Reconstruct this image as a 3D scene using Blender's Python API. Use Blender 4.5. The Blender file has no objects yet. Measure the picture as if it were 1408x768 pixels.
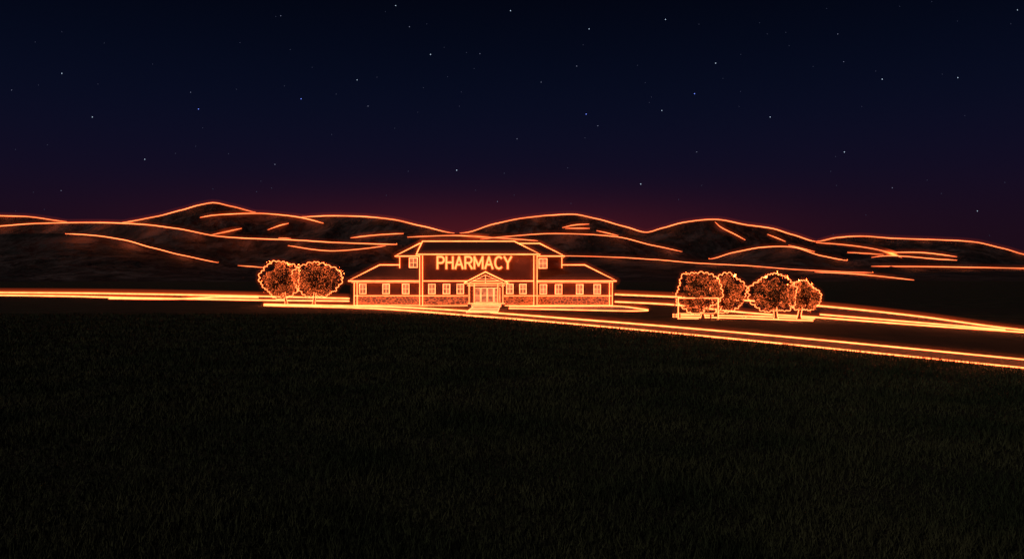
import bpy, math, random
import numpy as np
from mathutils import Vector, Matrix
from mathutils.bvhtree import BVHTree
ZOOM=1
random.seed(7); rng=np.random.default_rng(7)
F=1100.0; H=4.2; HOR=377.0; CX=704.0
scene=bpy.context.scene
scene.view_settings.view_transform='Standard'
scene.view_settings.look='None'
scene.view_settings.exposure=0
def P(px,py,z=0.0):
    Y=F*(H-z)/(py-HOR); return ((px-CX)/F*Y,Y,z)
def W(px,py,Y): return ((px-CX)/F*Y,Y,H-(py-HOR)/F*Y)
def lin(c):
    return tuple((v/255/12.92 if v/255<=0.04045 else ((v/255+0.055)/1.055)**2.4) for v in c)
# ---------------------------------------------------------------- materials
def newmat(name):
    m=bpy.data.materials.new(name); m.use_nodes=True
    nt=m.node_tree; nt.nodes.clear()
    out=nt.nodes.new('ShaderNodeOutputMaterial'); return m,nt,out
def noise_mat(name,c1,c2,scale,rough=0.9,bump=0.3,bscale=None,detail=6,c3=None,scale3=1.0,bdist=0.05,island=False):
    m,nt,out=newmat(name); N=nt.nodes; L=nt.links
    b=N.new('ShaderNodeBsdfPrincipled'); b.inputs['Roughness'].default_value=rough
    b.inputs['Specular IOR Level'].default_value=0.2
    g=N.new('ShaderNodeNewGeometry')
    n=N.new('ShaderNodeTexNoise'); n.inputs['Scale'].default_value=scale; n.inputs['Detail'].default_value=detail
    L.new(g.outputs['Position'],n.inputs['Vector'])
    r=N.new('ShaderNodeValToRGB'); r.color_ramp.elements[0].position=0.38; r.color_ramp.elements[1].position=0.62
    r.color_ramp.elements[0].color=(*c1,1); r.color_ramp.elements[1].color=(*c2,1)
    L.new(n.outputs['Fac'],r.inputs['Fac'])
    col=r.outputs['Color']
    if c3:
        n3=N.new('ShaderNodeTexNoise'); n3.inputs['Scale'].default_value=scale3; n3.inputs['Detail'].default_value=5
        L.new(g.outputs['Position'],n3.inputs['Vector'])
        r3=N.new('ShaderNodeValToRGB'); r3.color_ramp.elements[0].position=0.45; r3.color_ramp.elements[1].position=0.6
        L.new(n3.outputs['Fac'],r3.inputs['Fac'])
        mx=N.new('ShaderNodeMixRGB'); L.new(r3.outputs['Color'],mx.inputs['Fac']); L.new(col,mx.inputs['Color1'])
        mx.inputs['Color2'].default_value=(*c3,1); col=mx.outputs['Color']
    if island:
        mr=N.new('ShaderNodeMapRange'); mr.inputs['To Min'].default_value=0.5; mr.inputs['To Max'].default_value=1.6
        L.new(g.outputs['Random Per Island'],mr.inputs['Value'])
        vm=N.new('ShaderNodeVectorMath'); vm.operation='SCALE'; L.new(col,vm.inputs[0]); L.new(mr.outputs['Result'],vm.inputs['Scale']); col=vm.outputs[0]
    L.new(col,b.inputs['Base Color'])
    if bump>0:
        n2=N.new('ShaderNodeTexNoise'); n2.inputs['Scale'].default_value=bscale or scale*4; n2.inputs['Detail'].default_value=8
        L.new(g.outputs['Position'],n2.inputs['Vector'])
        bp=N.new('ShaderNodeBump'); bp.inputs['Strength'].default_value=bump; bp.inputs['Distance'].default_value=bdist
        L.new(n2.outputs['Fac'],bp.inputs['Height']); L.new(bp.outputs['Normal'],b.inputs['Normal'])
    L.new(b.outputs[0],out.inputs['Surface']); return m
def emit_mat(name,col,strength=1.0,sample=False,vary=0.0,vscale=1.0):
    m,nt,out=newmat(name); N=nt.nodes; L=nt.links
    e=N.new('ShaderNodeEmission'); e.inputs['Color'].default_value=(*col,1); e.inputs['Strength'].default_value=strength
    if vary>0:
        g=N.new('ShaderNodeNewGeometry'); n=N.new('ShaderNodeTexNoise'); n.inputs['Scale'].default_value=vscale; n.inputs['Detail'].default_value=3
        L.new(g.outputs['Position'],n.inputs['Vector'])
        mr=N.new('ShaderNodeMapRange'); mr.inputs['From Min'].default_value=0.3; mr.inputs['From Max'].default_value=0.7
        mr.inputs['To Min'].default_value=strength*(1-vary); mr.inputs['To Max'].default_value=strength*(1+vary)
        L.new(n.outputs['Fac'],mr.inputs['Value']); L.new(mr.outputs['Result'],e.inputs['Strength'])
    L.new(e.outputs[0],out.inputs['Surface'])
    m.cycles.emission_sampling='AUTO' if sample else 'NONE'
    return m
def halo_mat(name,R,peak,col=(1.0,0.13,0.02)):  # emissive volume for a sleeve that imitates bloom around a tube
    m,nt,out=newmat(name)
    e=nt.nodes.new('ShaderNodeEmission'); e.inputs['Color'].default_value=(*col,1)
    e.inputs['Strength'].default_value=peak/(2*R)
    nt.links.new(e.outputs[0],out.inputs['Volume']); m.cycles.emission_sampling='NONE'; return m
M_neon=emit_mat('neon_glass',(1.0,0.14,0.036),7.0,vary=0.2,vscale=0.6)
M_neon_hill=emit_mat('neon_glass_hill',(1.0,0.155,0.045),3.8,vary=0.4,vscale=0.012)
M_neon_dim=emit_mat('neon_glass_dim',(1.0,0.17,0.05),5.0,vary=0.3,vscale=1.0)
M_neon_sign=emit_mat('neon_sign_glass',(1.0,0.17,0.045),4.0)
M_leaf_glow=emit_mat('leaf_edge_glow',(1.0,0.14,0.03),1.7,vary=0.9,vscale=1.7)  # emissive flecks: the glow of leaf edges is put into the material
M_pane=emit_mat('lit_window_pane',(1.0,0.22,0.08),0.75,vary=0.6,vscale=1.3)
M_hills=noise_mat('hill_rock_scrub',(0.04,0.027,0.027),(0.125,0.086,0.082),0.016,bump=0.9,bscale=0.05,detail=10,c3=(0.03,0.024,0.023),scale3=0.04,bdist=16)
M_ground=noise_mat('grass_ground',(0.022,0.026,0.013),(0.065,0.057,0.033),0.35,bump=1.0,bscale=6.0,detail=10,c3=(0.045,0.036,0.022),scale3=0.05,bdist=0.15)
M_grass=noise_mat('grass_blades_mat',(0.032,0.042,0.018),(0.07,0.07,0.032),0.25,bump=0,island=True)
M_asph=noise_mat('asphalt',(0.035,0.034,0.034),(0.06,0.057,0.055),1.5,bump=0.4,bscale=30,bdist=0.01)
M_conc=noise_mat('concrete',(0.2,0.19,0.175),(0.3,0.28,0.26),0.8,bump=0.3,bscale=14,bdist=0.01)
M_wall=noise_mat('stucco_wall',(0.12,0.052,0.04),(0.15,0.068,0.052),0.7,bump=0.15,bscale=12,bdist=0.02)
M_trim=noise_mat('painted_trim',(0.25,0.16,0.12),(0.32,0.2,0.16),2,bump=0.1)
M_bark=noise_mat('bark',(0.05,0.035,0.025),(0.12,0.085,0.06),4,bump=0.8,bscale=12,bdist=0.05)
M_leaf=noise_mat('leaves',(0.05,0.05,0.025),(0.12,0.10,0.055),1.2,bump=0,island=True,rough=0.6)
M_metal=noise_mat('painted_metal',(0.08,0.07,0.07),(0.13,0.12,0.11),3,bump=0.1,rough=0.5)
def roof_mat():
    m,nt,out=newmat('roof_shingles'); N=nt.nodes; L=nt.links
    b=N.new('ShaderNodeBsdfPrincipled'); b.inputs['Roughness'].default_value=0.85
    tc=N.new('ShaderNodeNewGeometry'); br=N.new('ShaderNodeTexBrick')
    br.inputs['Scale'].default_value=1.0; br.inputs['Brick Width'].default_value=0.5; br.inputs['Row Height'].default_value=0.25
    br.inputs['Mortar Size'].default_value=0.02
    br.inputs['Color1'].default_value=(0.06,0.03,0.026,1); br.inputs['Color2'].default_value=(0.08,0.04,0.034,1); br.inputs['Mortar'].default_value=(0.035,0.018,0.017,1)
    L.new(tc.outputs['Position'],br.inputs['Vector']); L.new(br.outputs['Color'],b.inputs['Base Color'])
    L.new(b.outputs[0],out.inputs['Surface']); return m
M_roof=roof_mat()
def stone_mat():
    m,nt,out=newmat('stone_wainscot'); N=nt.nodes; L=nt.links
    b=N.new('ShaderNodeBsdfPrincipled'); b.inputs['Roughness'].default_value=0.85
    g=N.new('ShaderNodeNewGeometry'); mp=N.new('ShaderNodeMapping'); mp.inputs['Scale'].default_value=(2.0,2.0,3.4)
    L.new(g.outputs['Position'],mp.inputs['Vector'])
    v=N.new('ShaderNodeTexVoronoi'); v.feature='DISTANCE_TO_EDGE'; v.inputs['Scale'].default_value=1.0
    L.new(mp.outputs[0],v.inputs['Vector'])
    vc=N.new('ShaderNodeTexVoronoi'); vc.inputs['Scale'].default_value=1.0; L.new(mp.outputs[0],vc.inputs['Vector'])
    r=N.new('ShaderNodeValToRGB'); r.color_ramp.elements[0].color=(0.2,0.12,0.09,1); r.color_ramp.elements[1].color=(0.42,0.28,0.22,1)
    L.new(vc.outputs['Color'],r.inputs['Fac']); L.new(r.outputs['Color'],b.inputs['Base Color'])
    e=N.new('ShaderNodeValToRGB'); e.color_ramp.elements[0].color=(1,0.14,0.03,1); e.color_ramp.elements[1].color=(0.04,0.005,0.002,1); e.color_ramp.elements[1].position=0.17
    L.new(v.outputs['Distance'],e.inputs['Fac']); L.new(e.outputs['Color'],b.inputs['Emission Color']); b.inputs['Emission Strength'].default_value=0.85  # joints glow by emission, so the lit look is painted into the stone
    L.new(b.outputs[0],out.inputs['Surface']); m.cycles.emission_sampling='NONE'; return m
M_stone=stone_mat()
# ---------------------------------------------------------------- mesh helpers
def link(o,parent=None):
    scene.collection.objects.link(o)
    if parent is not None: o.parent=parent
    return o
def empty(name,loc=(0,0,0)):
    e=bpy.data.objects.new(name,None); e.empty_display_size=0.5; link(e); return e
WARM=(1.0,0.20,0.06)
def strip_lamp(name,a,b,parent,power,wid=.12,direction=(0,0,-1)):
    """long thin unseen lamp, added to stand in for light from the tubing"""
    a=Vector(a); b=Vector(b); l=bpy.data.lights.new(name,'AREA'); l.shape='RECTANGLE'; l.size=(b-a).length; l.size_y=wid; l.energy=power; l.color=WARM
    o=link(bpy.data.objects.new(name,l),parent); zc=-Vector(direction).normalized(); xc=(b-a).normalized(); xc=(xc-zc*xc.dot(zc)).normalized(); yc=zc.cross(xc)
    M=Matrix((xc,yc,zc)).transposed().to_4x4(); M.translation=(a+b)/2; o.matrix_world=M; return o
def point_lamp(name,p,parent,power,rad=.04):  # unseen point lamp, added to strengthen the light near tubing
    l=bpy.data.lights.new(name,'POINT'); l.energy=power; l.color=WARM; l.shadow_soft_size=rad
    o=link(bpy.data.objects.new(name,l),parent); o.location=p; return o
class MB:
    def __init__(s): s.v=[]; s.f=[]; s.m=[]
    def box(s,x0,x1,y0,y1,z0,z1,mi=0):
        b=len(s.v)
        s.v+=[(x0,y0,z0),(x1,y0,z0),(x1,y1,z0),(x0,y1,z0),(x0,y0,z1),(x1,y0,z1),(x1,y1,z1),(x0,y1,z1)]
        for q in ((0,3,2,1),(4,5,6,7),(0,1,5,4),(1,2,6,5),(2,3,7,6),(3,0,4,7)):
            s.f.append(tuple(b+i for i in q)); s.m.append(mi)
    def frustum(s,bot,top,mi=0):
        b=len(s.v); n=len(bot); s.v+=list(bot)+list(top)
        s.f.append(tuple(b+i for i in reversed(range(n)))); s.m.append(mi)
        s.f.append(tuple(b+n+i for i in range(n))); s.m.append(mi)
        for i in range(n):
            j=(i+1)%n; s.f.append((b+i,b+j,b+n+j,b+n+i)); s.m.append(mi)
    def poly(s,pts,faces,mi=0):
        b=len(s.v); s.v+=list(pts)
        for f in faces: s.f.append(tuple(b+i for i in f)); s.m.append(mi)
    def tube(s,pts,r,sides=6,mi=0):
        pts=[np.array(p,float) for p in pts]; n=len(pts)
        if n<2: return
        rr=[r]*n if np.isscalar(r) else list(r)
        T=[]
        for i in range(n):
            a=pts[max(i-1,0)]; c=pts[min(i+1,n-1)]; t=c-a; T.append(t/(np.linalg.norm(t)+1e-9))
        up=np.array([0,0,1.0]) if abs(T[0][2])<0.9 else np.array([1.0,0,0])
        u=np.cross(T[0],up); u/=np.linalg.norm(u)
        b=len(s.v)
        for i in range(n):
            u=u-T[i]*np.dot(u,T[i]); u/=np.linalg.norm(u)+1e-9; w=np.cross(T[i],u)
            for k in range(sides):
                a=2*math.pi*k/sides
                s.v.append(tuple(pts[i]+rr[i]*(math.cos(a)*u+math.sin(a)*w)))
        for i in range(n-1):
            for k in range(sides):
                k2=(k+1)%sides
                s.f.append((b+i*sides+k,b+i*sides+k2,b+(i+1)*sides+k2,b+(i+1)*sides+k)); s.m.append(mi)
        s.f.append(tuple(b+k for k in reversed(range(sides)))); s.m.append(mi)
        s.f.append(tuple(b+(n-1)*sides+k for k in range(sides))); s.m.append(mi)
    def segs(s,pts,r,closed=False,sides=6,mi=0):
        n=len(pts)
        for i in range(n if closed else n-1):
            a=np.array(pts[i],float); c=np.array(pts[(i+1)%n],float); d=c-a; d/=np.linalg.norm(d)+1e-9
            s.tube([a-d*r*0.6,c+d*r*0.6],r,sides,mi)
    def obj(s,name,mats,parent=None,smooth=False):
        me=bpy.data.meshes.new(name); me.from_pydata(s.v,[],s.f)
        for m in (mats if isinstance(mats,(list,tuple)) else [mats]): me.materials.append(m)
        if len(me.materials)>1: me.polygons.foreach_set('material_index',s.m)
        if smooth: me.polygons.foreach_set('use_smooth',[True]*len(me.polygons))
        me.update(); return link(bpy.data.objects.new(name,me),parent)
class Neon:
    """a run of neon tubing with added emissive sleeves that imitate its bloom"""
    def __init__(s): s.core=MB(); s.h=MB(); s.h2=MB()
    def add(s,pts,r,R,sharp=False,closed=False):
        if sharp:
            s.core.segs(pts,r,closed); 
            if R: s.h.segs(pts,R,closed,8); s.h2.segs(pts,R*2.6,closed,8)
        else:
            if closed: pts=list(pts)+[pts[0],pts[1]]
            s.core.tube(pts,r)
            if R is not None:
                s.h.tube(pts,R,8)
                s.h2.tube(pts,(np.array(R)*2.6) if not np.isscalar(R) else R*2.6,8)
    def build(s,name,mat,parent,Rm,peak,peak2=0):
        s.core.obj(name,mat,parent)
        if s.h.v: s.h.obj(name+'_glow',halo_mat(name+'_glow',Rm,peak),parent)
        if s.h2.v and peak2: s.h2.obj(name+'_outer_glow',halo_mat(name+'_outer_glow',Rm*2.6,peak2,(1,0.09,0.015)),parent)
def catmull(pts,n=8):
    pts=[np.array(p,float) for p in pts]
    q=[2*pts[0]-pts[1]]+pts+[2*pts[-1]-pts[-2]]; out=[]
    for i in range(1,len(q)-2):
        for k in range(n):
            t=k/n; a,b,c,d=q[i-1],q[i],q[i+1],q[i+2]
            out.append(0.5*((2*b)+(-a+c)*t+(2*a-5*b+4*c-d)*t*t+(-a+3*b-3*c+d)*t**3))
    out.append(pts[-1]); return out
# ---------------------------------------------------------------- hills
yB=[(-1500,325),(-1000,300),(-600,318),(-300,290),(0,297),(35,298),(92,305),(168,306),(215,298),(250,289),(275,282),(293,279),(318,284),(352,292),(385,293),(415,298),(450,297),(500,298),(540,302),(580,311),(625,320.5),(640,320),(680,308),(720,300),(760,296),(790,295),(820,301),(860,312),(890,319.5),(910,314),(940,306),(985,302),(1030,310),(1060,314),(1090,323),(1122,332),(1150,327),(1180,325),(1230,328),(1290,330),(1340,333),(1380,342),(1408,350),(1600,330),(1900,310),(2300,330),(2900,322)]
yM=[(-1500,345),(-1000,330),(-500,335),(-150,318),(0,311),(40,308),(90,306.5),(150,306.5),(200,309),(240,314),(300,325),(400,330),(470,334),(545,336),(640,331),(700,325),(750,321.5),(800,322),(850,326),(900,338),(938,346),(975,356),(1010,347),(1050,340),(1090,340),(1130,352),(1165,358),(1215,352),(1300,357),(1408,362),(1600,350),(2000,335),(2900,340)]
yF=[(-1500,360),(-900,345),(-400,350),(-100,330),(0,322),(90,321.5),(130,324),(170,330),(210,341),(250,351),(300,361),(365,367),(450,369),(600,362),(700,354),(770,352),(850,354),(900,357),(960,362),(1020,365),(1100,371),(1180,374.5),(1257,375),(1408,372),(1700,362),(2200,355),(2900,350)]
def smooth_interp(tab,x):
    xs=np.array([t[0] for t in tab],float); ys=np.array([t[1] for t in tab],float)
    m=np.gradient(ys,xs)
    i=np.clip(np.searchsorted(xs,x)-1,0,len(xs)-2); h=xs[i+1]-xs[i]; t=np.clip((x-xs[i])/h,0,1)
    return (2*t**3-3*t**2+1)*ys[i]+(t**3-2*t**2+t)*h*m[i]*0.8+(-2*t**3+3*t**2)*ys[i+1]+(t**3-t**2)*h*m[i+1]*0.8
def DB(x): return 1650+150*np.sin(x/170.0)+60*np.sin(x/61.0+1)
def DM(x): return 1120+90*np.sin(x/140.0+2)+30*np.sin(x/47.0)
def DF(x): return 760+60*np.sin(x/160.0+4)
perm=rng.permutation(512)
def vnoise(x,y):
    xi=np.floor(x).astype(int); yi=np.floor(y).astype(int); fx=x-xi; fy=y-yi
    fx=fx*fx*(3-2*fx); fy=fy*fy*(3-2*fy)
    def h(a,b): return perm[(perm[a&511]+b)&511]/511.0
    return (h(xi,yi)*(1-fx)+h(xi+1,yi)*fx)*(1-fy)+(h(xi,yi+1)*(1-fx)+h(xi+1,yi+1)*fx)*fy
def ridged(x,y,o=5):
    s=0;a=0.5;f=1.0
    for k in range(o):
        s=s+a*np.abs(2*vnoise(x*f+17*k,y*f-31*k)-1); a*=0.52; f*=2.1
    return s
cols=np.concatenate([np.linspace(-1500,-60,180,endpoint=False),np.linspace(-60,1470,760,endpoint=False),np.linspace(1470,2900,180)])
def zat(y,D): return H+(HOR-y)/F*D
Dg=[];Zg=[];Wg=[]
dF,dM,dB=DF(cols),DM(cols),DB(cols)
zF=np.maximum(zat(smooth_interp(yF,cols),dF),0.6); zM=zat(smooth_interp(yM,cols),dM); zB=zat(smooth_interp(yB,cols),dB)
nodesD=[np.full_like(cols,430)+25*np.sin(cols/90.0),dF,0.62*dF+0.38*dM,dM,0.65*dM+0.35*dB,dB,dB+900]
v1=np.minimum(zF,zM)*0.80; v2=np.minimum(zM,zB)*0.86
nodesZ=[np.full_like(cols,-0.6),zF,v1,zM,v2,zB,zB*0.15]
seg_n=[30,16,34,16,40,20]
for s in range(6):
    for k in range(seg_n[s]+(1 if s==5 else 0)):
        t=k/seg_n[s]
        if s in (0,2,4): tt=t**1.5
        else: tt=1-(1-t)**1.5
        D=nodesD[s]*(1-t)+nodesD[s+1]*t
        Z=nodesZ[s]*(1-tt)+nodesZ[s+1]*tt
        w=math.sin(math.pi*t)**0.8 if 0<t<1 else 0.0
        Dg.append(D);Zg.append(Z);Wg.append(np.full_like(cols,w))
Dg=np.array(Dg);Zg=np.array(Zg);Wg=np.array(Wg)
Xg=(cols[None,:]-CX)/F*Dg
Zg=Zg-Wg*np.clip(Zg,0,None)*0.45*ridged(Xg/110.0+5,Dg/150.0)-Wg*np.clip(Zg,0,14)*0.3*ridged(Xg/28.0,Dg/28.0)
nr,nc=Zg.shape
verts=np.stack([Xg.ravel(),Dg.ravel(),Zg.ravel()],1)
ii=np.arange(nr*nc).reshape(nr,nc)
faces=np.stack([ii[:-1,:-1].ravel(),ii[:-1,1:].ravel(),ii[1:,1:].ravel(),ii[1:,:-1].ravel()],1)
me=bpy.data.meshes.new('hills'); me.from_pydata(verts.tolist(),[],faces.tolist()); me.materials.append(M_hills)
me.polygons.foreach_set('use_smooth',[True]*len(me.polygons)); me.update()
hills=link(bpy.data.objects.new('hills',me))
bvh=BVHTree.FromPolygons(verts.tolist(),faces.tolist())
cam_o=Vector((0,0,H))
crest={'B':DB,'M':DM,'F':DF}; tabs={'B':yB,'M':yM,'F':yF}
hn=Neon()
def hill_line(pts,layer=None,th=1.0):
    xs=np.array([p[0] for p in pts],float); ys=np.array([p[1] for p in pts],float)
    n=max(3,int((xs.max()-xs.min())/6)+2)
    c=np.array(catmull([(a,b) for a,b in zip(xs,ys)],6))
    if layer:
        px=np.linspace(xs[0],xs[-1],n); py=smooth_interp(tabs[layer],px); D=crest[layer](px)
        P3=[np.array(W(a,b,dd)) for a,b,dd in zip(px,py,D)]
    else:
        Ds=[]
        for a,b in c:
            dr=Vector(((a-CX)/F,1,(HOR-b)/F)); hit=bvh.ray_cast(cam_o,dr.normalized())
            Ds.append(hit[0].y if hit[0] is not None else np.nan)
        Ds=np.array(Ds)
        if np.all(np.isnan(Ds)): Ds[:]=1500
        idx=np.arange(len(Ds)); ok=~np.isnan(Ds); Ds=np.interp(idx,idx[ok],Ds[ok])
        S=Ds.copy()
        for i in range(len(Ds)): S[i]=Ds[max(0,i-2):i+3].min()
        for _ in range(3): S=np.convolve(np.pad(S,1,'edge'),[.25,.5,.25],'valid')
        S=np.minimum(S,Ds)*0.995
        P3=[np.array(W(a,b,dd)) for (a,b),dd in zip(c,S)]
    n=len(P3); L_=abs(xs[-1]-xs[0]); tp=np.array([min(1,0.3+min(i,n-1-i)/(n-1)*L_/18.0) for i in range(n)])
    dd=np.array([p[1] for p in P3])
    r=dd/F*0.66*th*tp
    for p,q in zip(P3,r): p[2]+=q*0.5
    hn.add(P3,r,dd/F*2.1*(0.6+0.4*tp))
    if L_>150:
        for i in range(int(n/6),n,max(4,int(n*70/L_))):
            q=P3[i]; point_lamp('hill_fill',(q[0],q[1]-16,q[2]+8),hills,6500,.5)  # unseen lamp added in front of the line to light the slope
hill_line([(-250,0),(92,0)],'B')
hill_line([(168,0),(352,0)],'B')
hill_line([(415,0),(625,0)],'B')
hill_line([(632,0),(895,0)],'B')
hill_line([(880,0),(1122,0)],'B')
hill_line([(1122,0),(1600,0)],'B')
hill_line([(-250,0),(545,0)],'M')
hill_line([(660,0),(938,0)],'M',0.8)
hill_line([(975,0),(1165,0)],'M')
hill_line([(1198,0),(1316,0)],'M',0.8)
hill_line([(90,0),(300,0)],'F')
hill_line([(770,0),(1200,0)],'F',0.8)
for l in [
 [(275,299),(300,295.5),(350,293.5),(385,295.5),(415,299.5),(445,307)],
 [(290,323),(310,319),(332,314)],[(368,316),(385,310),(397,307)],
 [(396,337.5),(430,343),(460,345),(500,342),(530,338)],
 [(482,327),(520,323),(555,321)],[(383,327),(400,328)],
 [(560,326),(625,324),(680,327),(740,331)],
 [(773,313),(790,309.5),(810,308)],[(777,314),(811,314)],[(820,317),(850,324)],
 [(983,305),(992,313),(1010,322),(1025,330)],
 [(1055,322),(1080,332)],[(1084,337),(1120,346)],
 [(1122,333.5),(1165,337),(1200,342),(1220,347),(1240,354)],
 [(1165,347),(1215,350)],[(1225,347),(1270,347.5),(1316,353)],
 [(1198,366),(1300,367),(1408,369),(1500,371)],[(1120,374),(1180,377),(1257,385)],[(327,365),(365,368)],
]: hill_line(l,None,0.8)
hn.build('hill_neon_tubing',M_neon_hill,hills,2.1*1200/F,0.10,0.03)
# ---------------------------------------------------------------- ground
g=MB(); g.poly([(-9000,-300,0),(9000,-300,0),(9000,9000,0),(-9000,9000,0)],[(0,1,2,3)]); g.obj('ground',M_ground)
# ---------------------------------------------------------------- roads
def edge(pts,n=8): return catmull([P(*p) for p in pts],n)
def strip(e1,e2,z):
    n=len(e1); v=[(p[0],p[1],z) for p in e1]+[(p[0],p[1],z) for p in e2]
    m=MB(); m.poly(v,[(i,i+1,n+i+1,n+i) for i in range(n-1)]); return m
def road(name,up,lo,mat,z,lines=True,k=1.0,extra=[],lamp=22.0):
    e1=edge(up); e2=edge(lo); o=strip(e2,e1,z).obj(name,mat)
    nn=Neon()
    for e in ([e1,e2] if lines else [])+[edge(x) for x in extra]:
        d=np.array([p[1] for p in e]); r=np.clip(d*0.0009*k,0.035,0.15)
        nn.add([(p[0],p[1],z+rr*0.8) for p,rr in zip(e,r)],r,r*2.8)
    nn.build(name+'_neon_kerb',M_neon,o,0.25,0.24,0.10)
    if lamp:
        for e in (e1,e2):
            for i in range(0,len(e)-1,8):
                a=e[i]; b=e[min(i+8,len(e)-1)]; L_=np.linalg.norm(b-a)
                if L_>1: strip_lamp('kerb_fill',(a[0],a[1],1.4),(b[0],b[1],1.4),o,lamp*L_)  # unseen strip added above the road edge for a warm glow
    return o
upB=[(363,419.0),(485,421.2),(560,423.4),(640,428),(700,432.3),(760,437),(900,448),(1100,465.5),(1408,495),(1750,528)]
loB=[(363,420.4),(485,423.6),(560,427.5),(640,434),(700,438.5),(760,443.5),(900,456),(1100,475.5),(1408,506.5),(1750,540)]
road('road',upB,loB,M_asph,0.010)
road('road',[(-500,400.5),(0,402.8),(180,404.6),(355,408),(480,411)],[(-500,403.5),(0,406.5),(180,410),(355,413.2),(480,414.5)],M_asph,0.010,
     extra=[[(150,411),(240,411.5),(300,409),(355,409.5)]])
road('road',[(846,405.5),(930,409),(1030,414),(1130,421.5),(1250,434),(1385,452),(1560,468)],[(846,415.5),(925,419.5),(1020,430),(1110,436),(1250,446.5),(1408,457.5),(1600,473)],M_asph,0.010,
     extra=[[(1128,433),(1250,443),(1382,454)]])
pv=[(700,424.6),(780,426.3),(860,428),(891,427.6)]
road('pavement',[(700,421.5),(780,421.4),(846,421.3),(891,426.4)],pv,M_conc,0.014,k=0.8,lamp=0)
road('pavement',[(925,433),(1020,435),(1080,437),(1120,439)],[(925,436),(1020,438.2),(1080,440.3),(1118,441.6)],M_conc,0.018,k=0.9,lamp=0)
# ---------------------------------------------------------------- building
B=empty('pharmacy_building')
Y0=107.0
def bx(px,Y=Y0): return (px-CX)/F*Y
def bz(py,Y=Y0): return H-(py-HOR)/F*Y
ww=MB()
ww.box(bx(487),bx(841),107,119.4,0,3.45)
ww.box(bx(577,106.2),bx(738,106.2),106.2,116,0,6.95)
ww.box(bx(549,110),bx(773,110),110,116.5,4.2,6.75)
ww.obj('walls',M_wall,B)
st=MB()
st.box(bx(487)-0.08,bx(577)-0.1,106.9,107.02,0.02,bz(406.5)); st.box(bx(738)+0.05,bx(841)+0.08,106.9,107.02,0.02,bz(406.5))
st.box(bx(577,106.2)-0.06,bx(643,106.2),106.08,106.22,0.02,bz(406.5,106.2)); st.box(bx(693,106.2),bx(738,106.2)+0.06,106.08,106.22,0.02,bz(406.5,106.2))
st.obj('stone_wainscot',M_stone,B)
rf=MB()
ze=3.42; zt=zat(364.5,111)
le=(bx(480.5,106.3),bx(846,106.3)); lt=(bx(522,111),bx(804,111))
rf.frustum([(le[0],106.3,ze),(le[1],106.3,ze),(le[1],120.1,ze),(le[0],120.1,ze)],[(lt[0],111,zt),(lt[1],111,zt),(lt[1],115.5,zt),(lt[0],115.5,zt)])
zu=zat(351,109.3); zr=zat(335,112.5)
ue=(bx(544.5,109.3),bx(775,109.3)); ur=(bx(577,112.5),bx(742,112.5))
rf.frustum([(ue[0],109.3,zu),(ue[1],109.3,zu),(ue[1],117.2,zu),(ue[0],117.2,zu)],[(ur[0],112.5,zr),(ur[1],112.5,zr),(ur[1],113.6,zr),(ur[0],113.6,zr)])
zc=zat(348.5,105.7); zk=zat(332,110.5)
ce=(bx(573.5,105.7),bx(741,105.7)); ck=(bx(581,110.5),bx(707,110.5))
rf.frustum([(ce[0],105.7,zc),(ce[1],105.7,zc),(ce[1],116.6,zc),(ce[0],116.6,zc)],[(ck[0],110.5,zk),(ck[1],110.5,zk),(ck[1],111.6,zk),(ck[0],111.6,zk)])
px0,px1,pk=bx(638.5,103.7),bx(698.5,103.7),bx(667.5,103.7); pe=zat(388.5,103.7); pz=zat(373.5,103.7)
rf.poly([(px0,103.7,pe),(pk,103.7,pz),(px1,103.7,pe),(px0,106.3,pe),(pk,106.3,pz),(px1,106.3,pe),
         (px0+.3,103.7,pe-.12),(pk,103.7,pz-.3),(px1-.3,103.7,pe-.12),(px0+.3,106.3,pe-.12),(pk,106.3,pz-.3),(px1-.3,106.3,pe-.12)],
        [(0,1,4,3),(1,2,5,4),(6,9,10,7),(7,10,11,8),(0,6,7,1),(1,7,8,2),(0,3,9,6),(2,8,11,5)])
rf.obj('roof',M_roof,B)
fs=MB()
def fascia(e0,e1,yf,yb,z):
    fs.box(e0-.06,e1+.06,yf-.07,yf-.003,z-.24,z+.05); fs.box(e0-.07,e0-.004,yf,yb,z-.24,z+.05); fs.box(e1+.004,e1+.07,yf,yb,z-.24,z+.05)
fascia(le[0],le[1],106.3,120.1,ze); fascia(ue[0],ue[1],109.3,117.2,zu); fascia(ce[0],ce[1],105.7,116.6,zc)
for p,Y in ((489,106.86),(840,106.86)): fs.box(bx(p,Y)-.17,bx(p,Y)+.17,Y-.02,Y+.16,0,3.2)
for p in (579,736): fs.box(bx(p,106)-.17,bx(p,106)+.17,106.0,106.19,0,6.7)
fs.box(bx(656,106),bx(680,106),106.06,106.19,2.7,2.95)
fs.obj('trim_and_pilasters',M_trim,B)
po=MB()
for p in (646,651.5,685,690.5):
    x=bx(p,103.95); po.box(x-.13,x+.13,103.8,104.06,0.5,pe-.1); po.box(x-.19,x+.19,103.74,104.12,0.45,0.75)
po.box(px0+.35,px1-.35,103.78,104.1,pe-.32,pe-.1)
po.box(pk-.09,pk+.09,103.8,104.0,pe-.1,pz-.35)
po.obj('porch_columns',M_trim,B)
sp=MB()
sp.box(bx(643,103.5),bx(694,103.5),103.3,106.06,0.0,0.45)
for i in range(3): sp.box(bx(649,103.5),bx(689,103.5),103.297-0.5*(i+1),103.297-0.5*i,0,0.34-0.11*i)
wx0,wx1=bx(650,101),bx(687,101)
sp.box(wx0,wx1,86.5,101.78,0.0,0.05)
sp.obj('steps_and_walk',M_conc,B)
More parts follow.
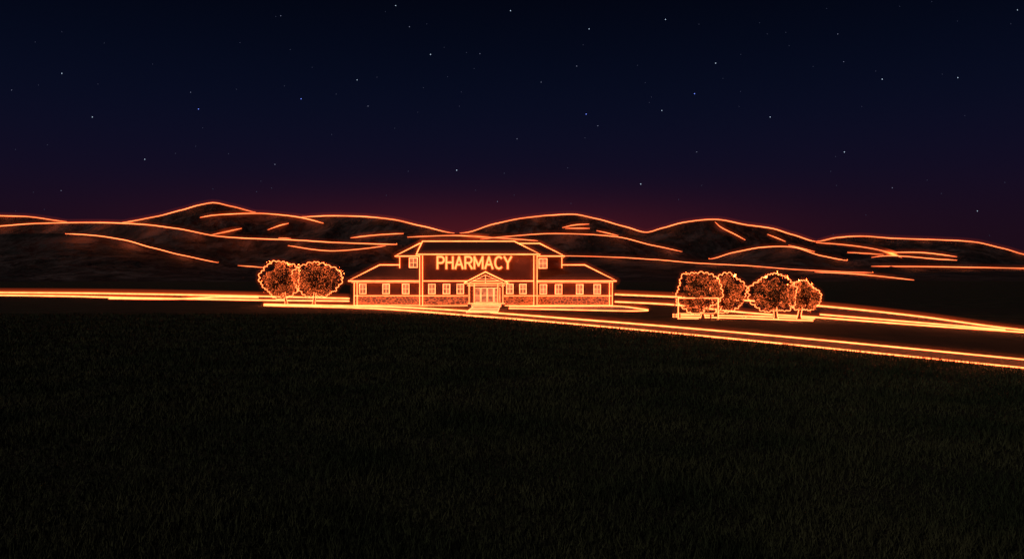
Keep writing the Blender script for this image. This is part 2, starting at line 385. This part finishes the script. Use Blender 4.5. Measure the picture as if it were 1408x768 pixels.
# unseen lamps added to brighten walls, sign, roofs and the ground in front
strip_lamp('eave_fill',(bx(490),106.5,3.1),(bx(574),106.5,3.1),B,45,direction=(0,.5,-1))
strip_lamp('eave_fill',(bx(742),106.5,3.1),(bx(838),106.5,3.1),B,45,direction=(0,.5,-1))
strip_lamp('eave_fill',(bx(582),105.3,6.5),(bx(734),105.3,6.5),B,110,direction=(0,.7,-1))
strip_lamp('eave_fill',(bx(582),105.4,3.2),(bx(640),105.4,3.2),B,30,direction=(0,.5,-1))
strip_lamp('eave_fill',(bx(697),105.4,3.2),(bx(734),105.4,3.2),B,20,direction=(0,.5,-1))
strip_lamp('roof_fill',(bx(500),106.2,4.9),(bx(572),106.2,4.9),B,60,direction=(0,1,-.8))
strip_lamp('roof_fill',(bx(745),106.2,4.9),(bx(830),106.2,4.9),B,60,direction=(0,1,-.8))
strip_lamp('roof_fill',(bx(580),105.4,8.2),(bx(735),105.4,8.2),B,90,direction=(0,1,-.6))
strip_lamp('ground_fill',(bx(487),103,2.2),(bx(640),103,2.2),B,520,.3,direction=(0,-.7,-1))  # unseen strip added to spread warm light over the ground
strip_lamp('ground_fill',(bx(696),103,2.2),(bx(846),103,2.2),B,520,.3,direction=(0,-.7,-1))
point_lamp('porch_fill',(pk,104.6,2.8),B,40,.05)  # unseen fill lamp added under the porch roof
# windows
bn=Neon(); dn=MB(); wf=MB(); wp=MB()
rr=0.062; RR=0.22
def window(px,py0,py1,wpx,Y):
    x=bx(px,Y); hw=wpx/2*Y/F; z0=bz(py1,Y); z1=bz(py0,Y); t=.09
    wf.box(x-hw-t,x+hw+t,Y-.10,Y-.002,z1,z1+t); wf.box(x-hw-t-.05,x+hw+t+.05,Y-.15,Y-.002,z0-t,z0)
    wf.box(x-hw-t,x-hw,Y-.10,Y-.002,z0,z1); wf.box(x+hw,x+hw+t,Y-.10,Y-.002,z0,z1)
    wf.box(x-.03,x+.03,Y-.07,Y-.02,z0,z1); zm=(z0+z1)/2; wf.box(x-hw,x-.031,Y-.07,Y-.02,zm-.03,zm+.03); wf.box(x+.031,x+hw,Y-.07,Y-.02,zm-.03,zm+.03)
    wp.box(x-hw,x+hw,Y-.018,Y-.004,z0,z1)
    yt=Y-.13
    dn.segs([(x-hw,yt,z0),(x+hw,yt,z0),(x+hw,yt,z1),(x-hw,yt,z1)],.055,True)
    dn.segs([(x,yt+.04,z0),(x,yt+.04,z1)],.028); dn.segs([(x-hw,yt+.04,zm),(x+hw,yt+.04,zm)],.028)
for p in (499,531,558): window(p,390.5,403.5,9,107)
for p in (768,797,821): window(p,391,404,9,107)
for p in (594,614,633,701,719): window(p,390.5,403.5,9,106.2)
window(747,391,404,9,107)
window(568.5,354.5,367.5,11,110); window(746.5,355.5,368.5,11,110)
xs=[bx(p,106.2) for p in (652,661,670,679,688)]
for i in range(4):
    a,b_=xs[i]+.06,xs[i+1]-.06
    wp.box(a,b_,106.15,106.19,0.5,2.35)
    wf.box(a-.055,a,106.1,106.195,0.45,2.45); wf.box(b_,b_+.055,106.1,106.195,0.45,2.45); wf.box(a,b_,106.1,106.195,0.45,.62); wf.box(a,b_,106.1,106.195,1.35,1.45)
    dn.segs([(a,106.05,.5),(a,106.05,2.4),(b_,106.05,2.4),(b_,106.05,.5)],.045,True)
    dn.segs([(a,106.06,1.4),(b_,106.06,1.4)],.025)
wf.obj('window_and_door_frames',M_trim,B); wp.obj('window_and_door_glass',M_pane,B)
def N(pts,closed=False,r=rr): bn.add(pts,r,RR,sharp=True,closed=closed)
def hipneon(e,yf,yb,z,t,tf,tb,zt_,right=True):
    o=.1
    N([(e[0]-o,yf-o,z),(e[1]+o,yf-o,z),(e[1]+o,yb+o,z),(e[0]-o,yb+o,z)],True)
    N([(t[0],tf,zt_+.05),(t[1],tf,zt_+.05)])
    N([(e[0]-o,yf-o,z),(t[0],tf,zt_+.05)]); N([(e[1]+o,yf-o,z),(t[1],tf,zt_+.05)])
    N([(e[0]-o,yb+o,z),(t[0],tb,zt_+.05)]); N([(e[1]+o,yb+o,z),(t[1],tb,zt_+.05)])
hipneon(le,106.3,120.1,ze-.1,lt,111,115.5,zt); hipneon(ue,109.3,117.2,zu-.1,ur,112.5,113.6,zr); hipneon(ce,105.7,116.6,zc-.1,ck,110.5,111.6,zk)
dn.segs([(le[0]+.3,106.25,ze-.28),(bx(577),106.25,ze-.28)],.035); dn.segs([(bx(738),106.25,ze-.28),(le[1]-.3,106.25,ze-.28)],.035)
for p,Y in ((487,106.78),(491,106.78),(838,106.78),(842,106.78)): N([(bx(p,Y),Y,.05),(bx(p,Y),Y,3.2)],r=.045)
for p in (577,581,734,738.5): N([(bx(p,105.9),105.9,.05),(bx(p,105.9),105.9,6.8)],r=.045)
for a,b_,Y in ((487,576,106.84),(740,841,106.84),(578,643,106.02),(693,738,106.02)):
    N([(bx(a,Y),Y,.06),(bx(b_,Y),Y,.06)],r=.045); N([(bx(a,Y),Y,bz(406.3,Y)),(bx(b_,Y),Y,bz(406.3,Y))],r=.04)
for p in (549.5,772.5): N([(bx(p,109.9),109.9,5.1),(bx(p,109.9),109.9,6.6)],r=.045)
Yp=103.62
N([(px0,Yp,pe),(pk,Yp,pz),(px1,Yp,pe)],r=.07); N([(px0,Yp,pe-.08),(px1,Yp,pe-.08)],r=.05)
dn.segs([(px0+.7,Yp,pe+.05),(pk,Yp,pz-.42),(px1-.7,Yp,pe+.05)],.038)
dn.segs([(pk,Yp,pe),(pk,Yp,pz-.4)],.038); dn.segs([(pk-1.0,Yp,pe+.5),(pk+1.0,Yp,pe+.5)],.03)
dn.segs([(px0+.4,Yp,pe-.36),(px1-.4,Yp,pe-.36)],.04)
N([(px0,Yp,pe),(px0,106.2,pe)],r=.04);N([(px1,Yp,pe),(px1,106.2,pe)],r=.04);N([(pk,Yp,pz),(pk,106.2,pz)],r=.04)
for p in (645,652,684.5,691.5):
    x=bx(p,103.7); N([(x,103.7,.5),(x,103.7,pe-.2)],r=.04)
N([(bx(643,103.2),103.25,.45),(bx(694,103.2),103.25,.45)],r=.045)
for i in range(3):
    y=103.25-.5*(i+1); dn.segs([(bx(649,103.2),y,.36-.11*i),(bx(689,103.2),y,.36-.11*i)],.04)
dn.segs([(wx0,101.7,.1),(wx0,86.6,.1),(wx1,86.6,.1),(wx1,101.7,.1)],.045)
for y in (98,94.5,91,88.7): dn.segs([(wx0,y,.1),(wx1,y,.1)],.04)
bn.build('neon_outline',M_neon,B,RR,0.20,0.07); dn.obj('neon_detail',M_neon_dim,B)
# sign lettering : neon strokes
def arc(cx,cy,rx,ry,a0,a1,n=10): return [(cx+rx*math.cos(math.radians(a0+(a1-a0)*i/n)),cy+ry*math.sin(math.radians(a0+(a1-a0)*i/n))) for i in range(n+1)]
G={'P':[[(0,0),(0,1)],[(0,1),(.35,1)]+arc(.35,.74,.27,.26,90,-90)+[(0,.48)]],
 'H':[[(0,0),(0,1)],[(.62,0),(.62,1)],[(0,.52),(.62,.52)]],
 'A':[[(0,0),(.36,1),(.72,0)],[(.14,.34),(.58,.34)]],
 'R':[[(0,0),(0,1)],[(0,1),(.35,1)]+arc(.35,.74,.27,.26,90,-90)+[(0,.48)],[(.32,.48),(.64,0)]],
 'M':[[(0,0),(0,1),(.4,.25),(.8,1),(.8,0)]],
 'C':[arc(.37,.5,.37,.5,50,310,16)],
 'Y':[[(0,1),(.34,.48),(.68,1)],[(.34,.48),(.34,0)]]}
wd={'P':.62,'H':.62,'A':.72,'R':.64,'M':.8,'C':.64,'Y':.68}
tot=sum(wd[c] for c in 'PHARMACY')+7*.24
Ys=105.86; x0=bx(601.5,Ys); x1=bx(703,Ys); sz=1.55; kx=(x1-x0)/tot; zb=bz(369,Ys)
sn=MB(); sh=MB(); bkt=MB(); cx=x0
for c in 'PHARMACY':
    for s_ in G[c]:
        pts=[(cx+a*kx,Ys,zb+b_*sz) for a,b_ in s_]
        sn.segs(pts,.115,sides=8); sh.segs(pts,.31,sides=8)
    bkt.box(cx+.02,cx+wd[c]*kx-.02,105.98,106.19,zb+.5,zb+.56)
    cx+=(wd[c]+.24)*kx
sn.obj('sign_lettering',M_neon_sign,B); sh.obj('sign_lettering_glow',halo_mat('sign_glow',.31,.4),B); bkt.obj('sign_brackets',M_metal,B)  # sleeve round the letters imitates bloom by emission
# ---------------------------------------------------------------- trees
def tree(tx,ty,cpx,ytop,ybot,wpx,seed):
    rg=np.random.default_rng(seed); rd=random.Random(seed)
    bxp=P(tx,ty); Y=bxp[1]; e=empty('oak_tree')
    cx=(cpx-CX)/F*Y; zt_=zat(ytop,Y); zb_=zat(ybot,Y); Wd=wpx/F*Y; Hh=zt_-zb_; cz=(zt_+zb_)/2; a=Wd/2; c=Hh/2
    tm=MB(); base=np.array([bxp[0],Y,-.05]); fork=np.array([bxp[0]*.6+cx*.4,Y,zb_+Hh*.18])
    tm.tube([base,base+(fork-base)*.12+np.array([.02,0,0]),base+(fork-base)*.6,fork],[.30,.2,.16,.15],10)
    for i in range(9):
        an=i*2.4+rg.uniform(-.3,.3); el=rg.uniform(.25,1.2)
        tip=np.array([cx+a*.75*math.cos(an)*math.cos(el),Y+a*.75*math.sin(an)*math.cos(el),cz+c*.75*math.sin(el)-c*.25])
        mid=(fork+tip)/2+rg.normal(0,.12,3); s0=fork+np.array([0,0,rg.uniform(-.25,.2)])
        tm.tube([s0,mid,tip],[.10,.06,.02],6)
        for k in range(3):
            t2=tip+rg.normal(0,.35,3); tm.tube([mid*.5+tip*.5,t2],[.035,.012],5)
    tm.obj('trunk',M_bark,e,True)
    ph=rg.uniform(0,6.28,6)
    def lump(d):
        th=math.atan2(d[2],d[0]); return 1+.05*math.sin(2*th+ph[0])+.05*math.sin(3*th+ph[1])+.04*math.sin(5*th+ph[2])+.03*math.sin(4*d[1]*2+ph[3])-(.06 if d[2]<-.6 else 0)
    cl=[]
    for i in range(64):
        d=rg.normal(size=3); d/=np.linalg.norm(d); rad=rg.uniform(.4,.86)*lump(d)
        cl.append((np.array([cx+d[0]*a*rad,Y+d[1]*a*rad,cz+d[2]*c*rad]),rg.uniform(.12,.26)*a))
    lm=MB(); lf=MB()
    nl=6500; V=[];Fc=[]; V2=[];F2=[]
    for i in range(nl):
        ctr,rad=cl[rg.integers(len(cl))]; d=rg.normal(size=3); d/=np.linalg.norm(d); p=ctr+d*rad*rg.uniform(.5,1.1)
        s_=rg.uniform(.05,.11); u=rg.normal(size=3); u/=np.linalg.norm(u); w=np.cross(u,rg.normal(size=3)); w/=np.linalg.norm(w)
        b_=len(V); V+=[tuple(p-u*s_),tuple(p+w*s_*.55),tuple(p+u*s_),tuple(p-w*s_*.55)]; Fc.append((b_,b_+1,b_+2,b_+3))
    lm.v=V; lm.f=Fc; lm.m=[0]*len(Fc); lm.obj('leaves',M_leaf,e)
    for i in range(6500):
        ctr,rad=cl[rg.integers(len(cl))]; d=rg.normal(size=3); d/=np.linalg.norm(d); p=ctr+d*rad*rg.uniform(.85,1.15)
        q=np.array([(p[0]-cx)/a,(p[1]-Y)/a,(p[2]-cz)/c]); 
        if np.linalg.norm(q)<rg.uniform(.5,.9): continue
        s_=rg.uniform(.020,.046)*Y/100*1.1; u=rg.normal(size=3); u/=np.linalg.norm(u); w=np.cross(u,d); w/=np.linalg.norm(w)+1e-6
        L_=rg.uniform(1.,3.)
        b_=len(V2); V2+=[tuple(p-u*s_*L_),tuple(p+w*s_*.6),tuple(p+u*s_*L_),tuple(p-w*s_*.6),tuple(p+d*s_*.6)]
        F2+=[(b_,b_+1,b_+4),(b_+1,b_+2,b_+4),(b_+2,b_+3,b_+4),(b_+3,b_,b_+4)]
    lf.v=V2; lf.f=F2; lf.m=[0]*len(F2); lf.obj('leaf_edge_glow',M_leaf_glow,e)
    nn=Neon()
    nb=rd.choice([30,32,34]); M=nb*8; jit=rg.uniform(-.035,.035,nb+1); jit[-1]=jit[0]; pts=[]
    wgt=rg.uniform(.5,1.5,nb); cum=np.concatenate([[0],np.cumsum(wgt)])/wgt.sum()
    for i in range(M):
        k=i//8; fr=(i%8)/8; th=2*math.pi*(cum[k]*(1-fr)+cum[k+1]*fr)
        j=jit[k]*(1-fr)+jit[k+1]*fr
        d=(math.cos(th),0,math.sin(th)); rs=(.93+.075*math.sin(math.pi*fr)*wgt[k]+j)*lump(d)
        pts.append((cx+a*rs*d[0],Y-.15+rg.normal(0,.04),max(cz+c*rs*d[2],zb_)))
    k_=Y/100
    nn.add(pts,.034*k_,.16*k_,closed=True)
    for s_ in (-1,1):
        nn.add([(bxp[0]+s_*.27,Y-.2,.03),(bxp[0]+s_*.16,Y-.17,.3),(fork[0]+s_*.15,Y-.17,max(fork[2],.9))],.032,.13)
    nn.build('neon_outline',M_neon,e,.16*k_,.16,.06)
    point_lamp('tree_fill',(cx-a*.5,Y-a-.5,cz+c*.3),e,90); point_lamp('tree_fill',(cx+a*.6,Y-a-.3,zb_),e,90)  # unseen lamps added in front of the crown to brighten the leaves
tree(394,418.6,386,359,411,58,1); tree(432,418.6,436,358,411,66,2)
tree(966,437.5,960,372.5,432,62,3); tree(984,435,1000,377,430,49,4)
tree(1066,439.5,1063,376,432,63,5); tree(1098,438.5,1104,385,430,46,6)
# ---------------------------------------------------------------- bus shelter
S=empty('bus_shelter'); ys=1100*4.2/(437.5-377.0)
sx0,sx1=(929-CX)/F*ys,(983-CX)/F*ys; zz=zat(409,ys)
m=MB()
for x in (sx0,sx1):
    for y in (ys-1.1,ys+.3): m.box(x-.04,x+.04,y-.04,y+.04,0,zz-.06)
m.box(sx0-.1,sx1+.1,ys-1.17,ys+.45,zz-.058,zz+.02)
m.box(sx0+.05,sx1-.05,ys-.2,ys+.2,.44,.5)
for x in (sx0+.4,sx1-.4): m.box(x-.04,x+.04,ys-.15,ys+.15,0,.438)
m.obj('frame_and_bench',M_metal,S)
nn=Neon()
nn.add([(sx0,ys-1.2,.03),(sx0,ys-1.2,zz),(sx1,ys-1.2,zz),(sx1,ys-1.2,.03)],.042,.15,sharp=True)
nn.add([(sx0,ys-1.2,.05),(sx0+1.9,ys-1.2,.05)],.038,.15,sharp=True)
nn.add([(sx0+.1,ys-.25,.5),(sx1-.1,ys-.25,.5)],.02,.1,sharp=True)
nn.build('neon_outline',M_neon,S,.15,.2)
# ---------------------------------------------------------------- grass
n=330000
Yb=10.0*(85/10.0)**(rng.random(n)**0.85); Xb=(rng.random(n)*2-1)*(Yb*.80+2)
pxb=Xb/Yb*F+CX; rp=np.array(loB,float); yroad=np.interp(pxb,rp[:,0],rp[:,1],left=419,right=540); Yr=F*H/(yroad-HOR)
ok=(Yb<Yr-.45)&~((Xb>wx0-.1)&(Xb<wx1+.1)&(Yb>86.3)); Xb=Xb[ok];Yb=Yb[ok]; n=len(Xb)
hh=rng.uniform(.07,.22,n)*(0.5+0.9*vnoise(Xb/1.7+50,Yb/1.7+50)); wb=rng.uniform(.008,.016,n)*np.clip(Yb/16,1,4); an=rng.uniform(0,2*math.pi,n)
dx=np.cos(an)*wb; dy=np.sin(an)*wb; lx=rng.normal(0,.35,n)*hh; ly=rng.normal(0,.35,n)*hh
v=np.empty((n,3,3)); z=np.zeros(n)
v[:,0]=np.stack([Xb-dx,Yb-dy,z-.01],1); v[:,1]=np.stack([Xb+dx,Yb+dy,z-.01],1); v[:,2]=np.stack([Xb+lx,Yb+ly,hh],1)
me=bpy.data.meshes.new('grass'); me.vertices.add(n*3); me.vertices.foreach_set('co',v.ravel())
me.loops.add(n*3); me.loops.foreach_set('vertex_index',np.arange(n*3)); me.polygons.add(n)
me.polygons.foreach_set('loop_start',np.arange(0,n*3,3)); me.update(calc_edges=True); me.validate(); me.materials.append(M_grass)
link(bpy.data.objects.new('grass',me))
# ---------------------------------------------------------------- stars
stars=[(85,101,1),(273,150,2),(592,75,1),(628,234,1),(881,253,1),(806,157,3),(984,87,1),(955,129,2),(1213,109,1),(1317,107,1.2),(1161,209,1),(915,27,1),(702,15,1),(1059,161,.8),(127,161,.8),(199,219,.8),(414,136,2),(378,226,.6),(1344,290,.7),(810,40,.8),(1399,14,.8),(491,110,.7),(386,22,.6),(563,37,.6),(544,8,.8),(1152,47,.6),(910,152,.7),(822,173,.5),(793,91,.6),(744,113,.4),(660,74,.4),(1227,258,.5),(684,277,.5),(84,262,.5),(16,124,.5),(85,44,.3),(506,146,.5),(958,209,.5),(711,191,.4),(262,127,.4),(1160,85,.5)]
for i in range(420):
    stars.append((random.uniform(-900,2300),random.uniform(-500,335) if i%2 else random.uniform(-200,300),random.choice([.12,.16,.2,.3])))
sv=[];sf=[];mi=[]
for px,py,b_ in stars:
    D=6500.0; c=np.array(W(px,py,D)); blue=b_ in(2,3); br=min(b_,1) if not blue else 1
    r=D/F*(.45+.33*br); k=len(sv)
    for d in ((1,0,0),(-1,0,0),(0,1,0),(0,-1,0),(0,0,1),(0,0,-1)): sv.append(tuple(c+np.array(d)*r))
    for f in ((0,2,4),(2,1,4),(1,3,4),(3,0,4),(2,0,5),(1,2,5),(3,1,5),(0,3,5)): sf.append(tuple(k+q for q in f)); mi.append(1 if blue else (0 if br>=.7 else (2 if br>=.35 else 3)))
sm=MB(); sm.v=sv; sm.f=sf; sm.m=mi
sm.obj('stars',[emit_mat('star_white',(.62,.78,1),.9),emit_mat('star_blue',(.16,.25,1),1.4),emit_mat('star_faint',(.6,.65,1),.35),emit_mat('star_dim',(.5,.55,1),.12)])
# ---------------------------------------------------------------- sky
w=bpy.data.worlds.new('World'); scene.world=w; w.use_nodes=True; nt=w.node_tree; nt.nodes.clear(); Nn=nt.nodes; L=nt.links
out=Nn.new('ShaderNodeOutputWorld'); bg=Nn.new('ShaderNodeBackground'); bg.inputs['Strength'].default_value=1
tc=Nn.new('ShaderNodeTexCoord'); sx=Nn.new('ShaderNodeSeparateXYZ'); L.new(tc.outputs['Generated'],sx.inputs[0])
r=Nn.new('ShaderNodeValToRGB'); cr=r.color_ramp; cr.interpolation='B_SPLINE'
stops=[(0.0,(27,12,21)),(.06,(26,12,27)),(.12,(17,13,34)),(.19,(9,13,33)),(.27,(4,9,25)),(.36,(2,4,13)),(.6,(1,2,8))]
cr.elements[0].position=stops[0][0]; cr.elements[0].color=(*lin(stops[0][1]),1); cr.elements[1].position=stops[-1][0]; cr.elements[1].color=(*lin(stops[-1][1]),1)
for p_,c in stops[1:-1]:
    e=cr.elements.new(p_); e.color=(*lin(c),1)
L.new(sx.outputs['Z'],r.inputs['Fac'])
def math_(op,a,b=None):
    m=Nn.new('ShaderNodeMath'); m.operation=op
    for i,q in enumerate((a,b)):
        if q is None: continue
        if isinstance(q,(int,float)): m.inputs[i].default_value=q
        else: L.new(q,m.inputs[i])
    return m.outputs[0]
at=math_('DIVIDE',math_('ADD',math_('DIVIDE',sx.outputs['X'],sx.outputs['Y']),.05),.32)
el=math_('DIVIDE',math_('SUBTRACT',sx.outputs['Z'],.035),.045)
ex=math_('EXPONENT',math_('MULTIPLY',math_('ADD',math_('MULTIPLY',at,at),math_('MULTIPLY',el,el)),-1.0))
ex=math_('MULTIPLY',ex,math_('GREATER_THAN',sx.outputs['Y'],0.0))
mx=Nn.new('ShaderNodeVectorMath'); mx.operation='SCALE'; mx.inputs[0].default_value=(.062,.004,.001); L.new(ex,mx.inputs['Scale'])
ad=Nn.new('ShaderNodeVectorMath'); ad.operation='ADD'; L.new(r.outputs['Color'],ad.inputs[0]); L.new(mx.outputs[0],ad.inputs[1])
L.new(ad.outputs[0],bg.inputs['Color']); L.new(bg.outputs[0],out.inputs['Surface'])
# moon light
sd=bpy.data.lights.new('moon','SUN'); sd.energy=0.4; sd.angle=math.radians(.5); sd.color=(1,.90,.82)
so=link(bpy.data.objects.new('moon',sd)); so.rotation_euler=Vector((.85,.6,-.55)).to_track_quat('-Z','Y').to_euler()
# camera
cd=bpy.data.cameras.new('camera'); cd.lens=36*F/1408*ZOOM; cd.sensor_width=36; cd.clip_end=30000; cd.shift_y=-7/1408
co=link(bpy.data.objects.new('camera',cd)); co.location=(0,0,H); co.rotation_euler=(math.radians(90),0,0); scene.camera=co
